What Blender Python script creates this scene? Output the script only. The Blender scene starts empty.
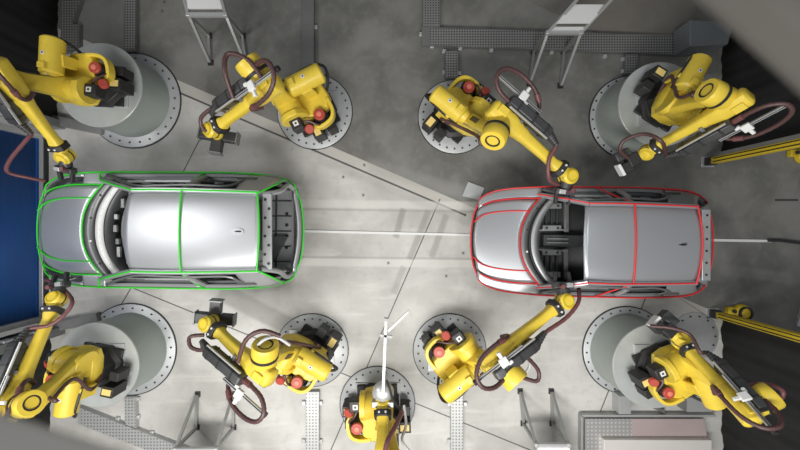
import bpy, math, random
from mathutils import Vector, Matrix
random.seed(7)
PI = math.pi
H, F = 7.0, 363.0                      # camera height, focal length in pixels (800 px wide)
V = Vector
def at(px, py, z=0.0):                 # a point of the place from where the photo shows it, at a chosen real height
    s = (H - z) / F
    return V(((px - 400) * s, (225 - py) * s, z))
SC = bpy.context.scene
COL = SC.collection

# ------------------------------------------------------------------ materials
def new_mat(name):
    m = bpy.data.materials.new(name); m.use_nodes = True
    nt = m.node_tree; b = nt.nodes['Principled BSDF']
    return m, nt, b
def mat(name, col, rough=.5, metal=0.0, noise=.12, scale=6.0, bump=0.0, coat=0.0, spec=.5):
    m, nt, b = new_mat(name)
    b.inputs['Roughness'].default_value = rough
    b.inputs['Metallic'].default_value = metal
    b.inputs['Coat Weight'].default_value = coat
    b.inputs['Specular IOR Level'].default_value = spec
    tc = nt.nodes.new('ShaderNodeTexCoord')
    n = nt.nodes.new('ShaderNodeTexNoise'); n.inputs['Scale'].default_value = scale; n.inputs['Detail'].default_value = 5
    nt.links.new(tc.outputs['Object'], n.inputs['Vector'])
    mx = nt.nodes.new('ShaderNodeMix'); mx.data_type = 'RGBA'
    mx.inputs['A'].default_value = [c * (1 - noise) for c in col] + [1]
    mx.inputs['B'].default_value = [min(1, c * (1 + noise)) for c in col] + [1]
    nt.links.new(n.outputs['Fac'], mx.inputs['Factor'])
    nt.links.new(mx.outputs['Result'], b.inputs['Base Color'])
    if bump:
        bp = nt.nodes.new('ShaderNodeBump'); bp.inputs['Strength'].default_value = bump; bp.inputs['Distance'].default_value = .01
        nt.links.new(n.outputs['Fac'], bp.inputs['Height']); nt.links.new(bp.outputs['Normal'], b.inputs['Normal'])
    return m
def mat_perf(name, col, hole, cell=.05, r=.3, metal=.4, rough=.45):   # perforated / studded sheet: a grid of dots
    m, nt, b = new_mat(name)
    b.inputs['Roughness'].default_value = rough; b.inputs['Metallic'].default_value = metal
    tc = nt.nodes.new('ShaderNodeTexCoord')
    sc = nt.nodes.new('ShaderNodeVectorMath'); sc.operation = 'SCALE'; sc.inputs['Scale'].default_value = 1 / cell
    nt.links.new(tc.outputs['Object'], sc.inputs[0])
    fr = nt.nodes.new('ShaderNodeVectorMath'); fr.operation = 'FRACTION'; nt.links.new(sc.outputs[0], fr.inputs[0])
    sb = nt.nodes.new('ShaderNodeVectorMath'); sb.operation = 'SUBTRACT'; sb.inputs[1].default_value = (.5, .5, .5)
    nt.links.new(fr.outputs[0], sb.inputs[0])
    ml = nt.nodes.new('ShaderNodeVectorMath'); ml.operation = 'MULTIPLY'; ml.inputs[1].default_value = (1, 1, 0)
    nt.links.new(sb.outputs[0], ml.inputs[0])
    ln = nt.nodes.new('ShaderNodeVectorMath'); ln.operation = 'LENGTH'; nt.links.new(ml.outputs[0], ln.inputs[0])
    lt = nt.nodes.new('ShaderNodeMath'); lt.operation = 'LESS_THAN'; lt.inputs[1].default_value = r
    nt.links.new(ln.outputs['Value'], lt.inputs[0])
    mx = nt.nodes.new('ShaderNodeMix'); mx.data_type = 'RGBA'
    mx.inputs['A'].default_value = list(col) + [1]; mx.inputs['B'].default_value = list(hole) + [1]
    nt.links.new(lt.outputs[0], mx.inputs['Factor']); nt.links.new(mx.outputs['Result'], b.inputs['Base Color'])
    return m
M = dict(
    yellow=mat('robot_yellow', (.76, .57, .06), .42, 0, .12, 9, coat=.1),
    yellow2=mat('post_yellow', (.62, .45, .02), .4, 0, .06, 9),
    black=mat('black_cast', (.022, .022, .023), .5, 0, .3, 12),
    dark=mat('dark_grey_metal', (.06, .062, .065), .42, .3, .2, 10),
    mid=mat('mid_grey_metal', (.25, .255, .255), .45, .4, .15, 8),
    steel=mat('plate_steel', (.46, .48, .49), .42, .25, .12, 5, .05),
    pedtop=mat('pedestal_top', (.50, .53, .52), .35, .25, .12, 5),
    pedside=mat('pedestal_green_grey', (.33, .37, .35), .45, .15, .08, 3),
    alu=mat('aluminium', (.55, .56, .57), .35, .5, .05, 9),
    white=mat('white_paint', (.72, .73, .73), .4, 0, .04, 7),
    red=mat('red_cap', (.42, .065, .045), .45, 0, .1, 10),
    redlight=mat('red_cap_centre', (.70, .20, .14), .45, 0, .1, 10),
    label=mat('yellow_label', (.80, .62, .22), .5, 0, .06, 10),
    hose=mat('brown_hose', (.085, .042, .042), .42, 0, .25, 30, .3),
    hosered=mat('red_brown_hose', (.16, .062, .065), .42, 0, .2, 30, .3),
    hosegrey=mat('grey_hose', (.5, .5, .5), .4, 0, .1, 30),
    car1=mat('bare_steel_bright', (.47, .485, .51), .38, .55, .03, 2.5),
    car2=mat('bare_steel_grey', (.40, .42, .445), .36, .55, .03, 2.5),
    carin=mat('inner_sheet', (.10, .105, .11), .45, .4, .3, 7),
    carin2=mat('inner_sheet_light', (.36, .37, .38), .4, .4, .15, 7),
    cowlgrey=mat('cowl_grey', (.17, .175, .18), .4, .4, .15, 7),
    green=mat('green_line', (.03, .62, .02), .5, 0, .02, 3),
    redline=mat('red_line', (.66, .025, .03), .5, 0, .02, 3),
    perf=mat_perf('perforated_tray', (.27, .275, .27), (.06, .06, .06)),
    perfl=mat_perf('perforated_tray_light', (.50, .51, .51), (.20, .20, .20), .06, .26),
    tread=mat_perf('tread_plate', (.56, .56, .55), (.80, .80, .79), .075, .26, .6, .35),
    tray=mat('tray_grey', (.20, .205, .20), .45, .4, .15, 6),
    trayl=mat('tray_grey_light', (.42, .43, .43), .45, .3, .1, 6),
    frame=mat('frame_tube', (.36, .37, .36), .4, .5, .1, 8),
    blue=mat('blue_door', (.012, .075, .27), .55, 0, .08, 2),
    cloth=mat('black_cloth', (.012, .012, .013), .75, 0, .3, 5),
    pink=mat('pinkish_sheet', (.52, .43, .43), .4, .3, .1, 2),
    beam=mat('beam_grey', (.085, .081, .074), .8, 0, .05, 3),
    beam_lit=mat('beam_grey_lit', (.74, .73, .70), .8, 0, .05, 3),  # nearby light put into the base colour, since the lamps underlight this beam
)

# ------------------------------------------------------------------ mesh builder
class MB:
    def __init__(s): s.v = []; s.f = []
    def add(s, vs, fs):
        o = len(s.v); s.v += [V(p) for p in vs]; s.f += [[i + o for i in f] for f in fs]; return s
    def box(s, c, size, ax=None):
        c = V(c); X, Y, Z = ax if ax else (V((1, 0, 0)), V((0, 1, 0)), V((0, 0, 1)))
        a, b, d = [q / 2 for q in size]
        vs = [c + X * (i * a) + Y * (j * b) + Z * (k * d) for i in (-1, 1) for j in (-1, 1) for k in (-1, 1)]
        return s.add(vs, [(0, 1, 3, 2), (4, 6, 7, 5), (0, 4, 5, 1), (2, 3, 7, 6), (0, 2, 6, 4), (1, 5, 7, 3)])
    def bar(s, p, q, w, h, up=(0, 0, 1)):          # rectangular bar p->q
        p, q = V(p), V(q); d = (q - p).normalized(); up = V(up)
        if abs(d.dot(up)) > .98: up = V((1, 0, 0))
        y = up.cross(d).normalized(); z = d.cross(y)
        return s.box((p + q) / 2, ((q - p).length, w, h), (d, y, z))
    def loft(s, secs, cap=True):
        n = len(secs[0]); o = [p for c in secs for p in c]; f = []
        for i in range(len(secs) - 1):
            for j in range(n):
                f.append((i * n + j, i * n + (j + 1) % n, (i + 1) * n + (j + 1) % n, (i + 1) * n + j))
        if cap:
            f.append(tuple(reversed(range(n)))); f.append(tuple(range((len(secs) - 1) * n, len(secs) * n)))
        return s.add(o, f)
    def cyl(s, p, q, r0, r1=None, n=24, bevel=0.0):
        p, q = V(p), V(q); r1 = r0 if r1 is None else r1
        d = (q - p).normalized(); a = d.orthogonal().normalized(); b = d.cross(a)
        L = (q - p).length
        prof = [(0, r0), (L, r1)] if not bevel else [(0, r0 - bevel), (bevel, r0), (L - bevel, r1), (L, r1 - bevel)]
        return s.loft([[p + d * t + (a * math.cos(k * 2 * PI / n) + b * math.sin(k * 2 * PI / n)) * r for k in range(n)] for t, r in prof])
    def lathe(s, c, prof, n=32, axis=(0, 0, 1)):   # prof: (r, t) rising along axis
        c = V(c); d = V(axis).normalized(); a = d.orthogonal().normalized(); b = d.cross(a)
        return s.loft([[c + d * t + (a * math.cos(k * 2 * PI / n) + b * math.sin(k * 2 * PI / n)) * r for k in range(n)] for r, t in prof])
    def ring(s, c, r0, r1, h, n=40, axis=(0, 0, 1)):
        c = V(c); d = V(axis).normalized(); a = d.orthogonal().normalized(); b = d.cross(a)
        secs = []
        for k in range(n):
            e = a * math.cos(k * 2 * PI / n) + b * math.sin(k * 2 * PI / n)
            secs.append([c + e * r0, c + e * r1, c + e * r1 + d * h, c + e * r0 + d * h])
        secs.append(secs[0]); return s.loft(secs, cap=False)
    def tube(s, pts, r, n=8, closed=False, rib=0.0):
        pts = [V(p) for p in pts]; N = len(pts); secs = []; a = None
        for i, p in enumerate(pts):
            if closed: t = pts[(i + 1) % N] - pts[i - 1]
            else: t = pts[min(i + 1, N - 1)] - pts[max(i - 1, 0)]
            t.normalize()
            a = t.orthogonal().normalized() if a is None else (a - t * a.dot(t)).normalized()
            b = t.cross(a); rr = r * (1 + (rib if i % 2 else -rib))
            secs.append([p + (a * math.cos(k * 2 * PI / n) + b * math.sin(k * 2 * PI / n)) * rr for k in range(n)])
        if closed: secs.append(secs[0])
        return s.loft(secs, cap=not closed)
    def prism(s, poly, z0, z1, to=None):           # poly in 2D, to(u, v, w) -> point
        to = to or (lambda u, v, w: V((u, v, w))); n = len(poly)
        return s.loft([[to(u, v, w) for u, v in poly] for w in (z0, z1)])
    def grid(s, rows):
        m = len(rows[0]); f = []
        for i in range(len(rows) - 1):
            for j in range(m - 1): f.append((i * m + j, i * m + j + 1, (i + 1) * m + j + 1, (i + 1) * m + j))
        return s.add([p for r in rows for p in r], f)
    def build(s, name, m, parent=None, thick=0.0, bevel=0.0, label=None, origin=None, angle=40):
        root = parent
        while root is not None and root.parent is not None: root = root.parent
        if root is not None: o = root.location.copy()
        elif origin is not None: o = V(origin)
        else:
            mn = V([min(p[i] for p in s.v) for i in range(3)]); mx_ = V([max(p[i] for p in s.v) for i in range(3)])
            o = V(((mn.x + mx_.x) / 2, (mn.y + mx_.y) / 2, mn.z))
        me = bpy.data.meshes.new(name); me.from_pydata([p - o for p in s.v], [], s.f); me.update()
        import bmesh
        bm = bmesh.new(); bm.from_mesh(me); bmesh.ops.recalc_face_normals(bm, faces=bm.faces); bm.to_mesh(me); bm.free()
        for p in me.polygons: p.use_smooth = True
        me.set_sharp_from_angle(angle=math.radians(angle))
        ob = bpy.data.objects.new(name, me); COL.objects.link(ob); me.materials.append(M[m] if isinstance(m, str) else m)
        if root is None: ob.location = o
        else: ob.parent = parent
        if thick:
            md = ob.modifiers.new('thickness', 'SOLIDIFY'); md.thickness = thick; md.offset = 0
        if bevel:
            md = ob.modifiers.new('edge', 'BEVEL'); md.width = bevel; md.segments = 2; md.limit_method = 'ANGLE'; md.angle_limit = math.radians(40)
        if label: ob['label'] = label
        return ob
def empty(name, loc, label, cat, group=None):
    o = bpy.data.objects.new(name, None); COL.objects.link(o); o.location = loc; o.empty_display_size = .1
    o['label'] = label; o['category'] = cat
    if group: o['group'] = group
    return o
def tag(o, label, cat, group=None):
    o['label'] = label; o['category'] = cat
    if group: o['group'] = group
    return o
def spline(pts, k=6, closed=False):
    pts = [V(p) for p in pts]; out = []; n = len(pts)
    for i in range(n if closed else n - 1):
        if closed: p0, p1, p2, p3 = pts[i - 1], pts[i], pts[(i + 1) % n], pts[(i + 2) % n]
        else: p0, p1, p2, p3 = pts[max(i - 1, 0)], pts[i], pts[i + 1], pts[min(i + 2, n - 1)]
        for j in range(k):
            t = j / k
            out.append(.5 * ((2 * p1) + (p2 - p0) * t + (2 * p0 - 5 * p1 + 4 * p2 - p3) * t * t + (3 * p1 - p0 - 3 * p2 + p3) * t ** 3))
    if not closed: out.append(pts[-1])
    return out
def lerp(a, b, t): return a + (b - a) * t
def sstep(a, b, x):
    t = max(0, min(1, (x - a) / (b - a))); return t * t * (3 - 2 * t)

# ------------------------------------------------------------------ floor
def floor_material():
    m, nt, b = new_mat('concrete_floor'); N = nt.nodes; L = nt.links
    tc = N.new('ShaderNodeTexCoord'); P = tc.outputs['Object']
    def math_(op, a, c=None):
        n = N.new('ShaderNodeMath'); n.operation = op
        for i, q in enumerate((a, c)):
            if q is None: continue
            if isinstance(q, (int, float)): n.inputs[i].default_value = q
            else: L.new(q, n.inputs[i])
        return n.outputs[0]
    def dot(vec, p):
        s_ = N.new('ShaderNodeVectorMath'); s_.operation = 'SUBTRACT'; s_.inputs[1].default_value = p; L.new(P, s_.inputs[0])
        d = N.new('ShaderNodeVectorMath'); d.operation = 'DOT_PRODUCT'; d.inputs[1].default_value = vec; L.new(s_.outputs[0], d.inputs[0])
        return d.outputs['Value']
    def ramp(v, a, c):
        n = N.new('ShaderNodeMapRange'); n.interpolation_type = 'SMOOTHSTEP'
        n.inputs['From Min'].default_value = a; n.inputs['From Max'].default_value = c; L.new(v, n.inputs['Value']); return n.outputs[0]
    def noise(scale, det=6, dist=0.0, stretch=None):
        n = N.new('ShaderNodeTexNoise'); n.inputs['Scale'].default_value = scale; n.inputs['Detail'].default_value = det
        n.inputs['Distortion'].default_value = dist
        if stretch:
            mp = N.new('ShaderNodeMapping'); mp.inputs['Scale'].default_value = stretch; L.new(P, mp.inputs[0]); L.new(mp.outputs[0], n.inputs['Vector'])
        else: L.new(P, n.inputs['Vector'])
        return n.outputs['Fac']
    def mix(f, a, c):
        n = N.new('ShaderNodeMix'); n.data_type = 'RGBA'
        for k, q in (('A', a), ('B', c)):
            if isinstance(q, tuple): n.inputs[k].default_value = (*q, 1)
            else: L.new(q, n.inputs[k])
        if isinstance(f, (int, float)): n.inputs['Factor'].default_value = f
        else: L.new(f, n.inputs['Factor'])
        return n.outputs['Result']
    def seg(p, q, w, soft=.006):
        p, q = at(*p), at(*q); d = (q - p); ln = d.length; d.normalize(); nn = V((-d.y, d.x, 0))
        across = math_('ABSOLUTE', dot(nn, p)); al = dot(d, p)
        k = math_('SUBTRACT', 1.0, ramp(across, w / 2, w / 2 + soft))
        k = math_('MULTIPLY', k, ramp(al, -soft, 0)); return math_('MULTIPLY', k, math_('SUBTRACT', 1.0, ramp(al, ln, ln + soft)))
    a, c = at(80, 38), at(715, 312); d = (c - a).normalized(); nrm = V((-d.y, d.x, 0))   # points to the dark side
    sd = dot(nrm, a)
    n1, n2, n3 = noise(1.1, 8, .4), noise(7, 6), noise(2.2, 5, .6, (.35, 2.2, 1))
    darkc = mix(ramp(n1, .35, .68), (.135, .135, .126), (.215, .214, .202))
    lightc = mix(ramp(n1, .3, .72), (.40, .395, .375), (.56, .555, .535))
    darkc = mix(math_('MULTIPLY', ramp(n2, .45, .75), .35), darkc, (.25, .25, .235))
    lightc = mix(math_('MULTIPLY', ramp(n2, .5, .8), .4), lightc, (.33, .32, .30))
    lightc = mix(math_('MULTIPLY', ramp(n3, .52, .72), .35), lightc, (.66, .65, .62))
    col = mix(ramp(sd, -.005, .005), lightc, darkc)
    strip = math_('MULTIPLY', ramp(sd, -.215, -.205), math_('SUBTRACT', 1.0, ramp(sd, -.01, 0)))
    col = mix(math_('MULTIPLY', strip, .6), col, (.47, .45, .41))
    def line(f, colr, k=1.0):
        nonlocal col
        col = mix(math_('MULTIPLY', f, k), col, colr)
    dk = (.045, .045, .043)
    pa, pc = at(80, 38) - nrm * .215, at(470, 205) - nrm * .215
    def fl(p, q, w=.016, k=.9, colr=dk, soft=.006): line(seg(p, q, w, soft), colr, k)
    topx = lambda p: (400 + p.x * F / H, 225 - p.y * F / H)
    fl(topx(pa), topx(pc), .03)
    fl((440, 199), (396, 300)); fl((396, 300), (330, 452)); fl((224, 92), (183, 172)); fl((131, 288), (118, 310))
    fl((128, 286), (540, 454)); fl((648, 292), (597, 420)); fl((716, 228), (800, 212), .01, .0)
    fl((672, 293), (716, 322), .012, .5)
    fl((300, 203), (480, 206), .10, .45, (.70, .69, .66), .05); fl((300, 262), (480, 264), .10, .45, (.70, .69, .66), .05)
    fl((300, 209), (480, 212), .02, .4, (.25, .24, .23), .02); fl((300, 257), (480, 259), .02, .4, (.25, .24, .23), .02)
    fl((403, 210), (396, 236), .06, .55, (.20, .19, .18), .06); fl((428, 212), (410, 258), .06, .5, (.20, .19, .18), .06)
    fl((446, 216), (432, 256), .06, .5, (.20, .19, .18), .06); fl((403, 268), (394, 292), .06, .4, (.20, .19, .18), .06)
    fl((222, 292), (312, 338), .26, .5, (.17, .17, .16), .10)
    fl((320, 160), (468, 222), .05, .3, (.30, .29, .28), .10)
    fl((372, 166), (462, 192), .12, .35, (.30, .30, .29), .14)
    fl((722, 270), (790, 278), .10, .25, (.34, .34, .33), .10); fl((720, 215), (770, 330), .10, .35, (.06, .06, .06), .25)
    fl((775, 200), (798, 200), .035, .9, (.03, .03, .03))
    for (px, py) in ((164, 2), (162, 11), (363, 195), (463, 253), (465, 215), (343, 177), (446, 276), (364, 165), (388, 263)):
        fl((px, py), (px + .6, py), .02, .8, dk, .03)
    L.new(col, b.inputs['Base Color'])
    rg = N.new('ShaderNodeMapRange'); rg.inputs['To Min'].default_value = .38; rg.inputs['To Max'].default_value = .62
    L.new(n1, rg.inputs['Value']); L.new(rg.outputs[0], b.inputs['Roughness'])
    bp = N.new('ShaderNodeBump'); bp.inputs['Strength'].default_value = .08; bp.inputs['Distance'].default_value = .01
    L.new(n2, bp.inputs['Height']); L.new(bp.outputs[0], b.inputs['Normal'])
    return m
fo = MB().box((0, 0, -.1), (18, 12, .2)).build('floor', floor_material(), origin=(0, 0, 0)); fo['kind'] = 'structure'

# ------------------------------------------------------------------ walls: black curtains, blue roll-up door
def curtain(name, X, y0, y1, z1, label=None, toward=1, amp=.05, n=90):
    rows = []
    for zz in [z1 * i / 8 for i in range(9)]:
        r = []
        for i in range(n + 1):
            y = lerp(y0, y1, i / n)
            w = amp * (math.sin(y * 13) * .5 + math.sin(y * 7.3 + 1) * .6 + .3 * math.sin(y * 29))
            r.append(V((X + w * (.5 + .5 * zz / z1) + .12 * zz / z1 * math.sin(y * 2.1), y, zz)))
        rows.append(r)
    return MB().grid(rows).build(name, 'cloth', thick=.02)
for nm, X, y0, y1, lab in (('black_curtain', 6.22, -6, -1.80, 'black fabric curtain with folds behind the bottom right robot'),
                      ('black_curtain', 6.22, 1.42, 6, 'black fabric curtain behind the dark top right robot'),
                      ('black_curtain', -6.60, 2.02, 6, 'black curtain in the top left corner beside the blue door'),
                      ('black_curtain', -6.75, -6, -1.90, 'black curtain in the bottom left corner below the blue door')):
    tag(curtain(nm, X, y0, y1, 3.4), lab, 'curtain')
d = empty('roll_up_door', at(40, 225, 0), 'plain blue roll-up door filling the left opening in front of green outlined car', 'door')
mb = MB()
rows = []
for i in range(61):
    z = 3.2 * i / 60
    rows.append([V((-6.95 + .003 * math.cos(i * PI), y, z)) for y in (-1.75, 1.65)])
mb.grid(rows).build('door_curtain', 'blue', d, thick=.01)
for y in (1.70, -1.80):
    g = MB().box((-6.93, y, 1.6), (.16, .10, 3.2)).build('guide_rail', 'alu', d, bevel=.01)
MB().box((-6.95, -.05, .04), (.05, 3.4, .08)).build('bottom_bar', 'blue', d)
MB().box((-6.87, -.05, .03), (.075, 3.4, .06)).build('threshold', 'alu', d, bevel=.005)
MB().box((-6.80, -.05, .02), (.06, 3.4, .04)).build('threshold_channel', 'black', d)
# door surround: grey jambs standing either side
for y, lab in ((1.92, 'grey steel jamb on the upper side of the blue door'), (-2.02, 'grey steel jamb on the lower side of the blue door')):
    j = empty('door_jamb', (-6.62, y, 0), lab, 'door frame')
    MB().box((-6.62, y, 1.5), (.34, .16, 3.0)).build('post', 'mid', j, bevel=.01)
    for z in (.5, 1.0, 1.5, 2.0, 2.5):
        MB().box((-6.52, y + (-.10 if y > 0 else .10), z), (.12, .05, .16)).build('hinge_block', 'trayl', j, bevel=.01)

# ------------------------------------------------------------------ round plates and pedestals
BOLT = MB().lathe((0, 0, 0), [(.017, 0), (.017, .014), (.010, .018)], 8).v, MB().lathe((0, 0, 0), [(.017, 0), (.017, .014), (.010, .018)], 8).f
bolt_mesh = bpy.data.meshes.new('bolt'); bolt_mesh.from_pydata(BOLT[0], [], BOLT[1]); bolt_mesh.materials.append(M['black'])
def bolts(root, c, r, n, z, a0=0, skip=None):
    for k in range(n):
        a = a0 + 2 * PI * k / n
        if skip and skip(a): continue
        o = bpy.data.objects.new('bolt', bolt_mesh); COL.objects.link(o); o.parent = root
        o.location = V((c.x + r * math.cos(a), c.y + r * math.sin(a), z)) - root.location
def floor_plate(px, py, rpx, label):
    c = at(px, py); r = rpx * H / F
    root = empty('floor_plate', c, label, 'plate', 'round floor plates under the robots')
    MB().lathe(c, [(r, .001), (r, .018), (r - .008, .024)], 72).build('disc', 'steel', root)
    MB().ring(c, r, r + .016, .012, 72).build('rim_joint', 'black', root)
    bolts(root, c, r - .085, 26, .023, .1)
    return c, r
def pedestal(px, py, label, fr=.90):
    c = at(px, py); hgt = .80
    root = empty('pedestal', c, label, 'pedestal', 'tall robot pedestals')
    MB().lathe(c, [(fr, .001), (fr, .025), (fr - .01, .03)], 72).build('flange', 'steel', root)
    MB().ring(c, fr, fr + .02, .014, 72).build('rim_joint', 'black', root)
    MB().lathe(c, [(.71, .03), (.70, .05), (.70, hgt - .04)], 72).build('column', 'pedside', root)
    MB().lathe(c, [(.70, hgt - .04), (.72, hgt - .035), (.72, hgt - .005), (.715, hgt)], 72).build('top_disc', 'pedtop', root)
    bolts(root, c, (fr + .70) / 2 + .01, 26, .03, .05)
    return c
P_TL = pedestal(134, 101, 'tall round grey pedestal under the top left robot')
P_BL = pedestal(131, 349, 'tall round grey pedestal under the bottom left robot', .87)
P_TR = pedestal(631, 118, 'tall round grey pedestal under the top right robot in the dark', .80)
P_BR = pedestal(626, 350, 'tall round grey pedestal under the bottom right robot', .83)
floor_plate(315, 112, 37, 'round bolted floor plate under the upper robot right of the top left pedestal')
floor_plate(455, 117, 36.5, 'round bolted floor plate under the upper robot reaching for the red outlined car')
floor_plate(449.5, 350, 36, 'round bolted floor plate under the lower robot reaching for the red outlined car')
floor_plate(312, 350, 36, 'round bolted floor plate under the lower robot with the crossed sensor head on the left')
floor_plate(377.5, 403.5, 37, 'round bolted floor plate under the bottom centre robot')
c = at(694, 336)
root = empty('floor_plate', c, 'stained empty floor plate without robot beside the lower yellow post', 'plate')
MB().lathe(c, [(.46, .001), (.46, .016), (.455, .02)], 56).build('disc', 'steel', root)
bolts(root, c, .39, 14, .02)

# ------------------------------------------------------------------ robots
def robot(label, B, E, W, side, tool, tooldir, yaw=None, roll_up=V((0, 0, 1)), flip=1, hoses=(), dress=True, basecol='black', front_hose=None, inner=None, size=1.0, ct=0.0):
    B = at(*B); wp = lambda *q: B + (at(*q) - B) / size
    E, W = wp(*E), wp(*W); Z = V((0, 0, 1))
    d = W - B; d.z = 0; d.normalize()
    if yaw is not None: d = V((math.cos(math.radians(yaw)), math.sin(math.radians(yaw)), 0))
    n = Z.cross(d)
    loc = lambda a, b, z: B + d * a + n * b + Z * z
    root = empty('robot_arm', B, label, 'robot', 'yellow six-axis robots')
    # foot
    MB().box(B + V((0, 0, .015)), (.86, .80, .03)).build('base_plate', 'steel', root, bevel=.006)
    mb = MB(); octo = lambda r, z, k=1.0: [loc(r * math.cos(PI / 8 + i * PI / 4) * k, r * math.sin(PI / 8 + i * PI / 4), z) for i in range(8)]
    mb.loft([octo(.44, .03), octo(.44, .09), octo(.35, .13), octo(.31, .30), octo(.33, .36)])
    for sx in (-1, 1):
        for sy in (-1, 1): mb.box(loc(sx * .30, sy * .30, .06), (.16, .16, .06), (d, n, Z))
    mb.build('base', basecol, root, bevel=.008)
    for (a, b) in ((.08, .50), (-.24, -.50)):                           # connector boxes with yellow plates
        j = MB().box(loc(a, b, .28), (.20, .22, .36), (d, n, Z)).build('junction_box', 'black', root, bevel=.01)
        MB().box(loc(a, b, .466), (.11, .16, .012), (d, n, Z)).build('label_plate', 'label', j)
    for (a, b) in ((-.18, .50), (.02, -.52)):
        MB().box(loc(a, b, .24), (.17, .17, .30), (d, n, Z)).build('connector_box', 'black', root, bevel=.01)
    # turret
    mb = MB()
    out = [(.50, -.20), (.52, 0), (.48, .18), (.30, .27), (-.05, .30), (-.30, .24), (-.40, .08), (-.38, -.16), (-.22, -.29), (.15, -.31), (.36, -.28)]
    mb.loft([[loc(u * k, v * k, z) for u, v in out] for z, k in ((.36, .9), (.40, 1), (.56, 1), (.62, .92))])
    S = loc(.31, 0, .70)
    for b in (-.25, .15):                                            # cheeks that carry the shoulder
        prof = [(.02, .50), (.10, .80), (.22, .93)] + [(.31 + .24 * math.cos(t), .70 + .24 * math.sin(t)) for t in [1.4 - i * .35 for i in range(8)]] + [(.40, .45), (.1, .42)]
        mb.prism(prof, b, b + .10, lambda u, v, w: loc(u, w, v))
    mb.build('turret', 'yellow', root, bevel=.012)
    # motors
    m1 = MB().lathe(loc(-.10, .33, .40), [(.12, 0), (.12, .20), (.10, .23), (.10, .26)], 20).build('motor', 'black', root)
    cp = MB().lathe(loc(-.10, .33, .66), [(.10, 0), (.10, .035), (.09, .045), (.05, .046)], 24).build('motor_cap', 'red', m1, label='red motor cap')
    MB().lathe(loc(-.10, .33, .706), [(.045, 0), (.045, .012), (.03, .016)], 16).build('cap_centre', 'redlight', root)
    m2 = MB().box(loc(.32, .33, .66), (.20, .22, .24), (d, n, Z)).build('motor', 'black', root, bevel=.02)
    MB().box(loc(.32, .33, .783), (.085, .085, .01), (d, n, Z)).build('white_tag', 'white', m2)
    MB().box(loc(.32, .33, .789), (.035, .035, .006), (d, n, Z)).build('tag_mark', 'black', m2)
    ax2 = (n * .35 + Z * .94 - d * .1).normalized(); pc = loc(.17, .46, .62)
    MB().cyl(pc, pc + ax2 * .07, .085, .080, 22, .012).build('motor_cap', 'red', root, label='red motor cap')
    # yellow guard round the motor
    gp = spline([loc(-.34, .10, .60), loc(-.34, .32, .60), (loc(-.25, .46, .60)), loc(-.04, .50, .58), loc(.08, .42, .56)], 5)
    mb = MB(); secs = []
    for i, p in enumerate(gp):
        t = (gp[min(i + 1, len(gp) - 1)] - gp[max(i - 1, 0)]).normalized(); y = Z.cross(t).normalized()
        secs.append([p + y * .03 - Z * .12, p - y * .03 - Z * .12, p - y * .03 + Z * .04, p + y * .03 + Z * .04])
    mb.loft(secs).build('motor_guard', 'yellow', root, bevel=.01)
    # balancer cylinder
    c0, c1 = loc(.16, -.19, .92), loc(-.46, -.21, .90)
    bal = MB().cyl(c0, c1, .165, .17, 32, .03).build('balancer', 'yellow', root)
    md = (c0 + c1) / 2 + Z * .166
    MB().cyl(md, md + Z * .008, .032, n=16).build('sticker', 'white', bal); MB().cyl(md, md + Z * .012, .014, n=12).build('sticker_dot', 'black', bal)
    MB().cyl(c0, loc(.24, -.19, .92), .13, .11, 24).build('balancer_collar', 'yellow', root)
    for b in (-.36, -.03):
        MB().bar(loc(-.15, b, .55), loc(-.1, b, .92), .20, .05, n).build('balancer_bracket', 'yellow', root, bevel=.01)
    MB().box(loc(.06, -.19, 1.10), (.10, .12, .04), (d, n, Z)).build('lifting_lug', 'yellow', bal, bevel=.01)
    # upper arm
    So = S - n * .10; ua = (E - n * .14 - So); La = ua.length; ua.normalize()
    no = (n - ua * n.dot(ua)).normalized(); th = ua.cross(no)
    def rsec(c, w, h, k=.30):
        q = []
        for sx, sy in ((1, 1), (-1, 1), (-1, -1), (1, -1)):
            qx, qy = (w / 2) * sx, (h / 2) * sy; r = min(w, h) * k
            pts = [(qx, qy - sy * r), (qx - sx * r * .3, qy - sy * r * .3), (qx - sx * r, qy)]
            if sx * sy < 0: pts.reverse()
            q += pts
        return [c + no * x + th * y for x, y in q]
    mb = MB()
    mb.loft([rsec(So + ua * t, w, h) for t, w, h in ((-.20, .12, .20), (-.12, .21, .38), (.08, .22, .40), (.28, .20, .30), (La * .62, .19, .25), (La - .16, .19, .28), (La + .08, .19, .28), (La + .15, .12, .18))])
    mb.cyl(S - no * .22, S + no * .22, .20, n=28, bevel=.02)
    up = mb.build('upper_arm', 'yellow', root)
    MB().box(So + ua * (La * .45) + th * .14 * flip, (.30, .08, .02), (ua, no, th)).build('recess_cover', 'dark', up)
    # elbow drum
    f = (W - E); Lf = f.length; f.normalize()
    s = n * side; s = (s - f * s.dot(f)).normalized(); u = f.cross(s)
    if u.z < 0: u = -u
    ax = (-n * .86 + Z * .5).normalized()
    ax = (ax - f * ax.dot(f)).normalized()
    eo = E + Z * .06
    dr = MB().lathe(eo, [(.17, -.02), (.175, 0), (.175, .17), (.185, .19), (.185, .34), (.17, .37), (.11, .372), (.10, .355)], 36, ax).build('elbow_drum', 'yellow', root)
    MB().ring(eo + ax * .14, .15, .192, .045, 36, ax).build('drum_band', 'black', dr)
    MB().ring(eo + ax * .35, .085, .11, .018, 28, ax).build('drum_ring', 'black', dr)
    E0 = E.copy(); E = E + n * .10; f = (W - E); Lf = f.length; f.normalize()
    s = n * side; s = (s - f * s.dot(f)).normalized(); u = f.cross(s)
    if u.z < 0: u = -u
    # forearm
    fs = lambda t, a, b: E + f * t + s * a + u * b
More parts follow.
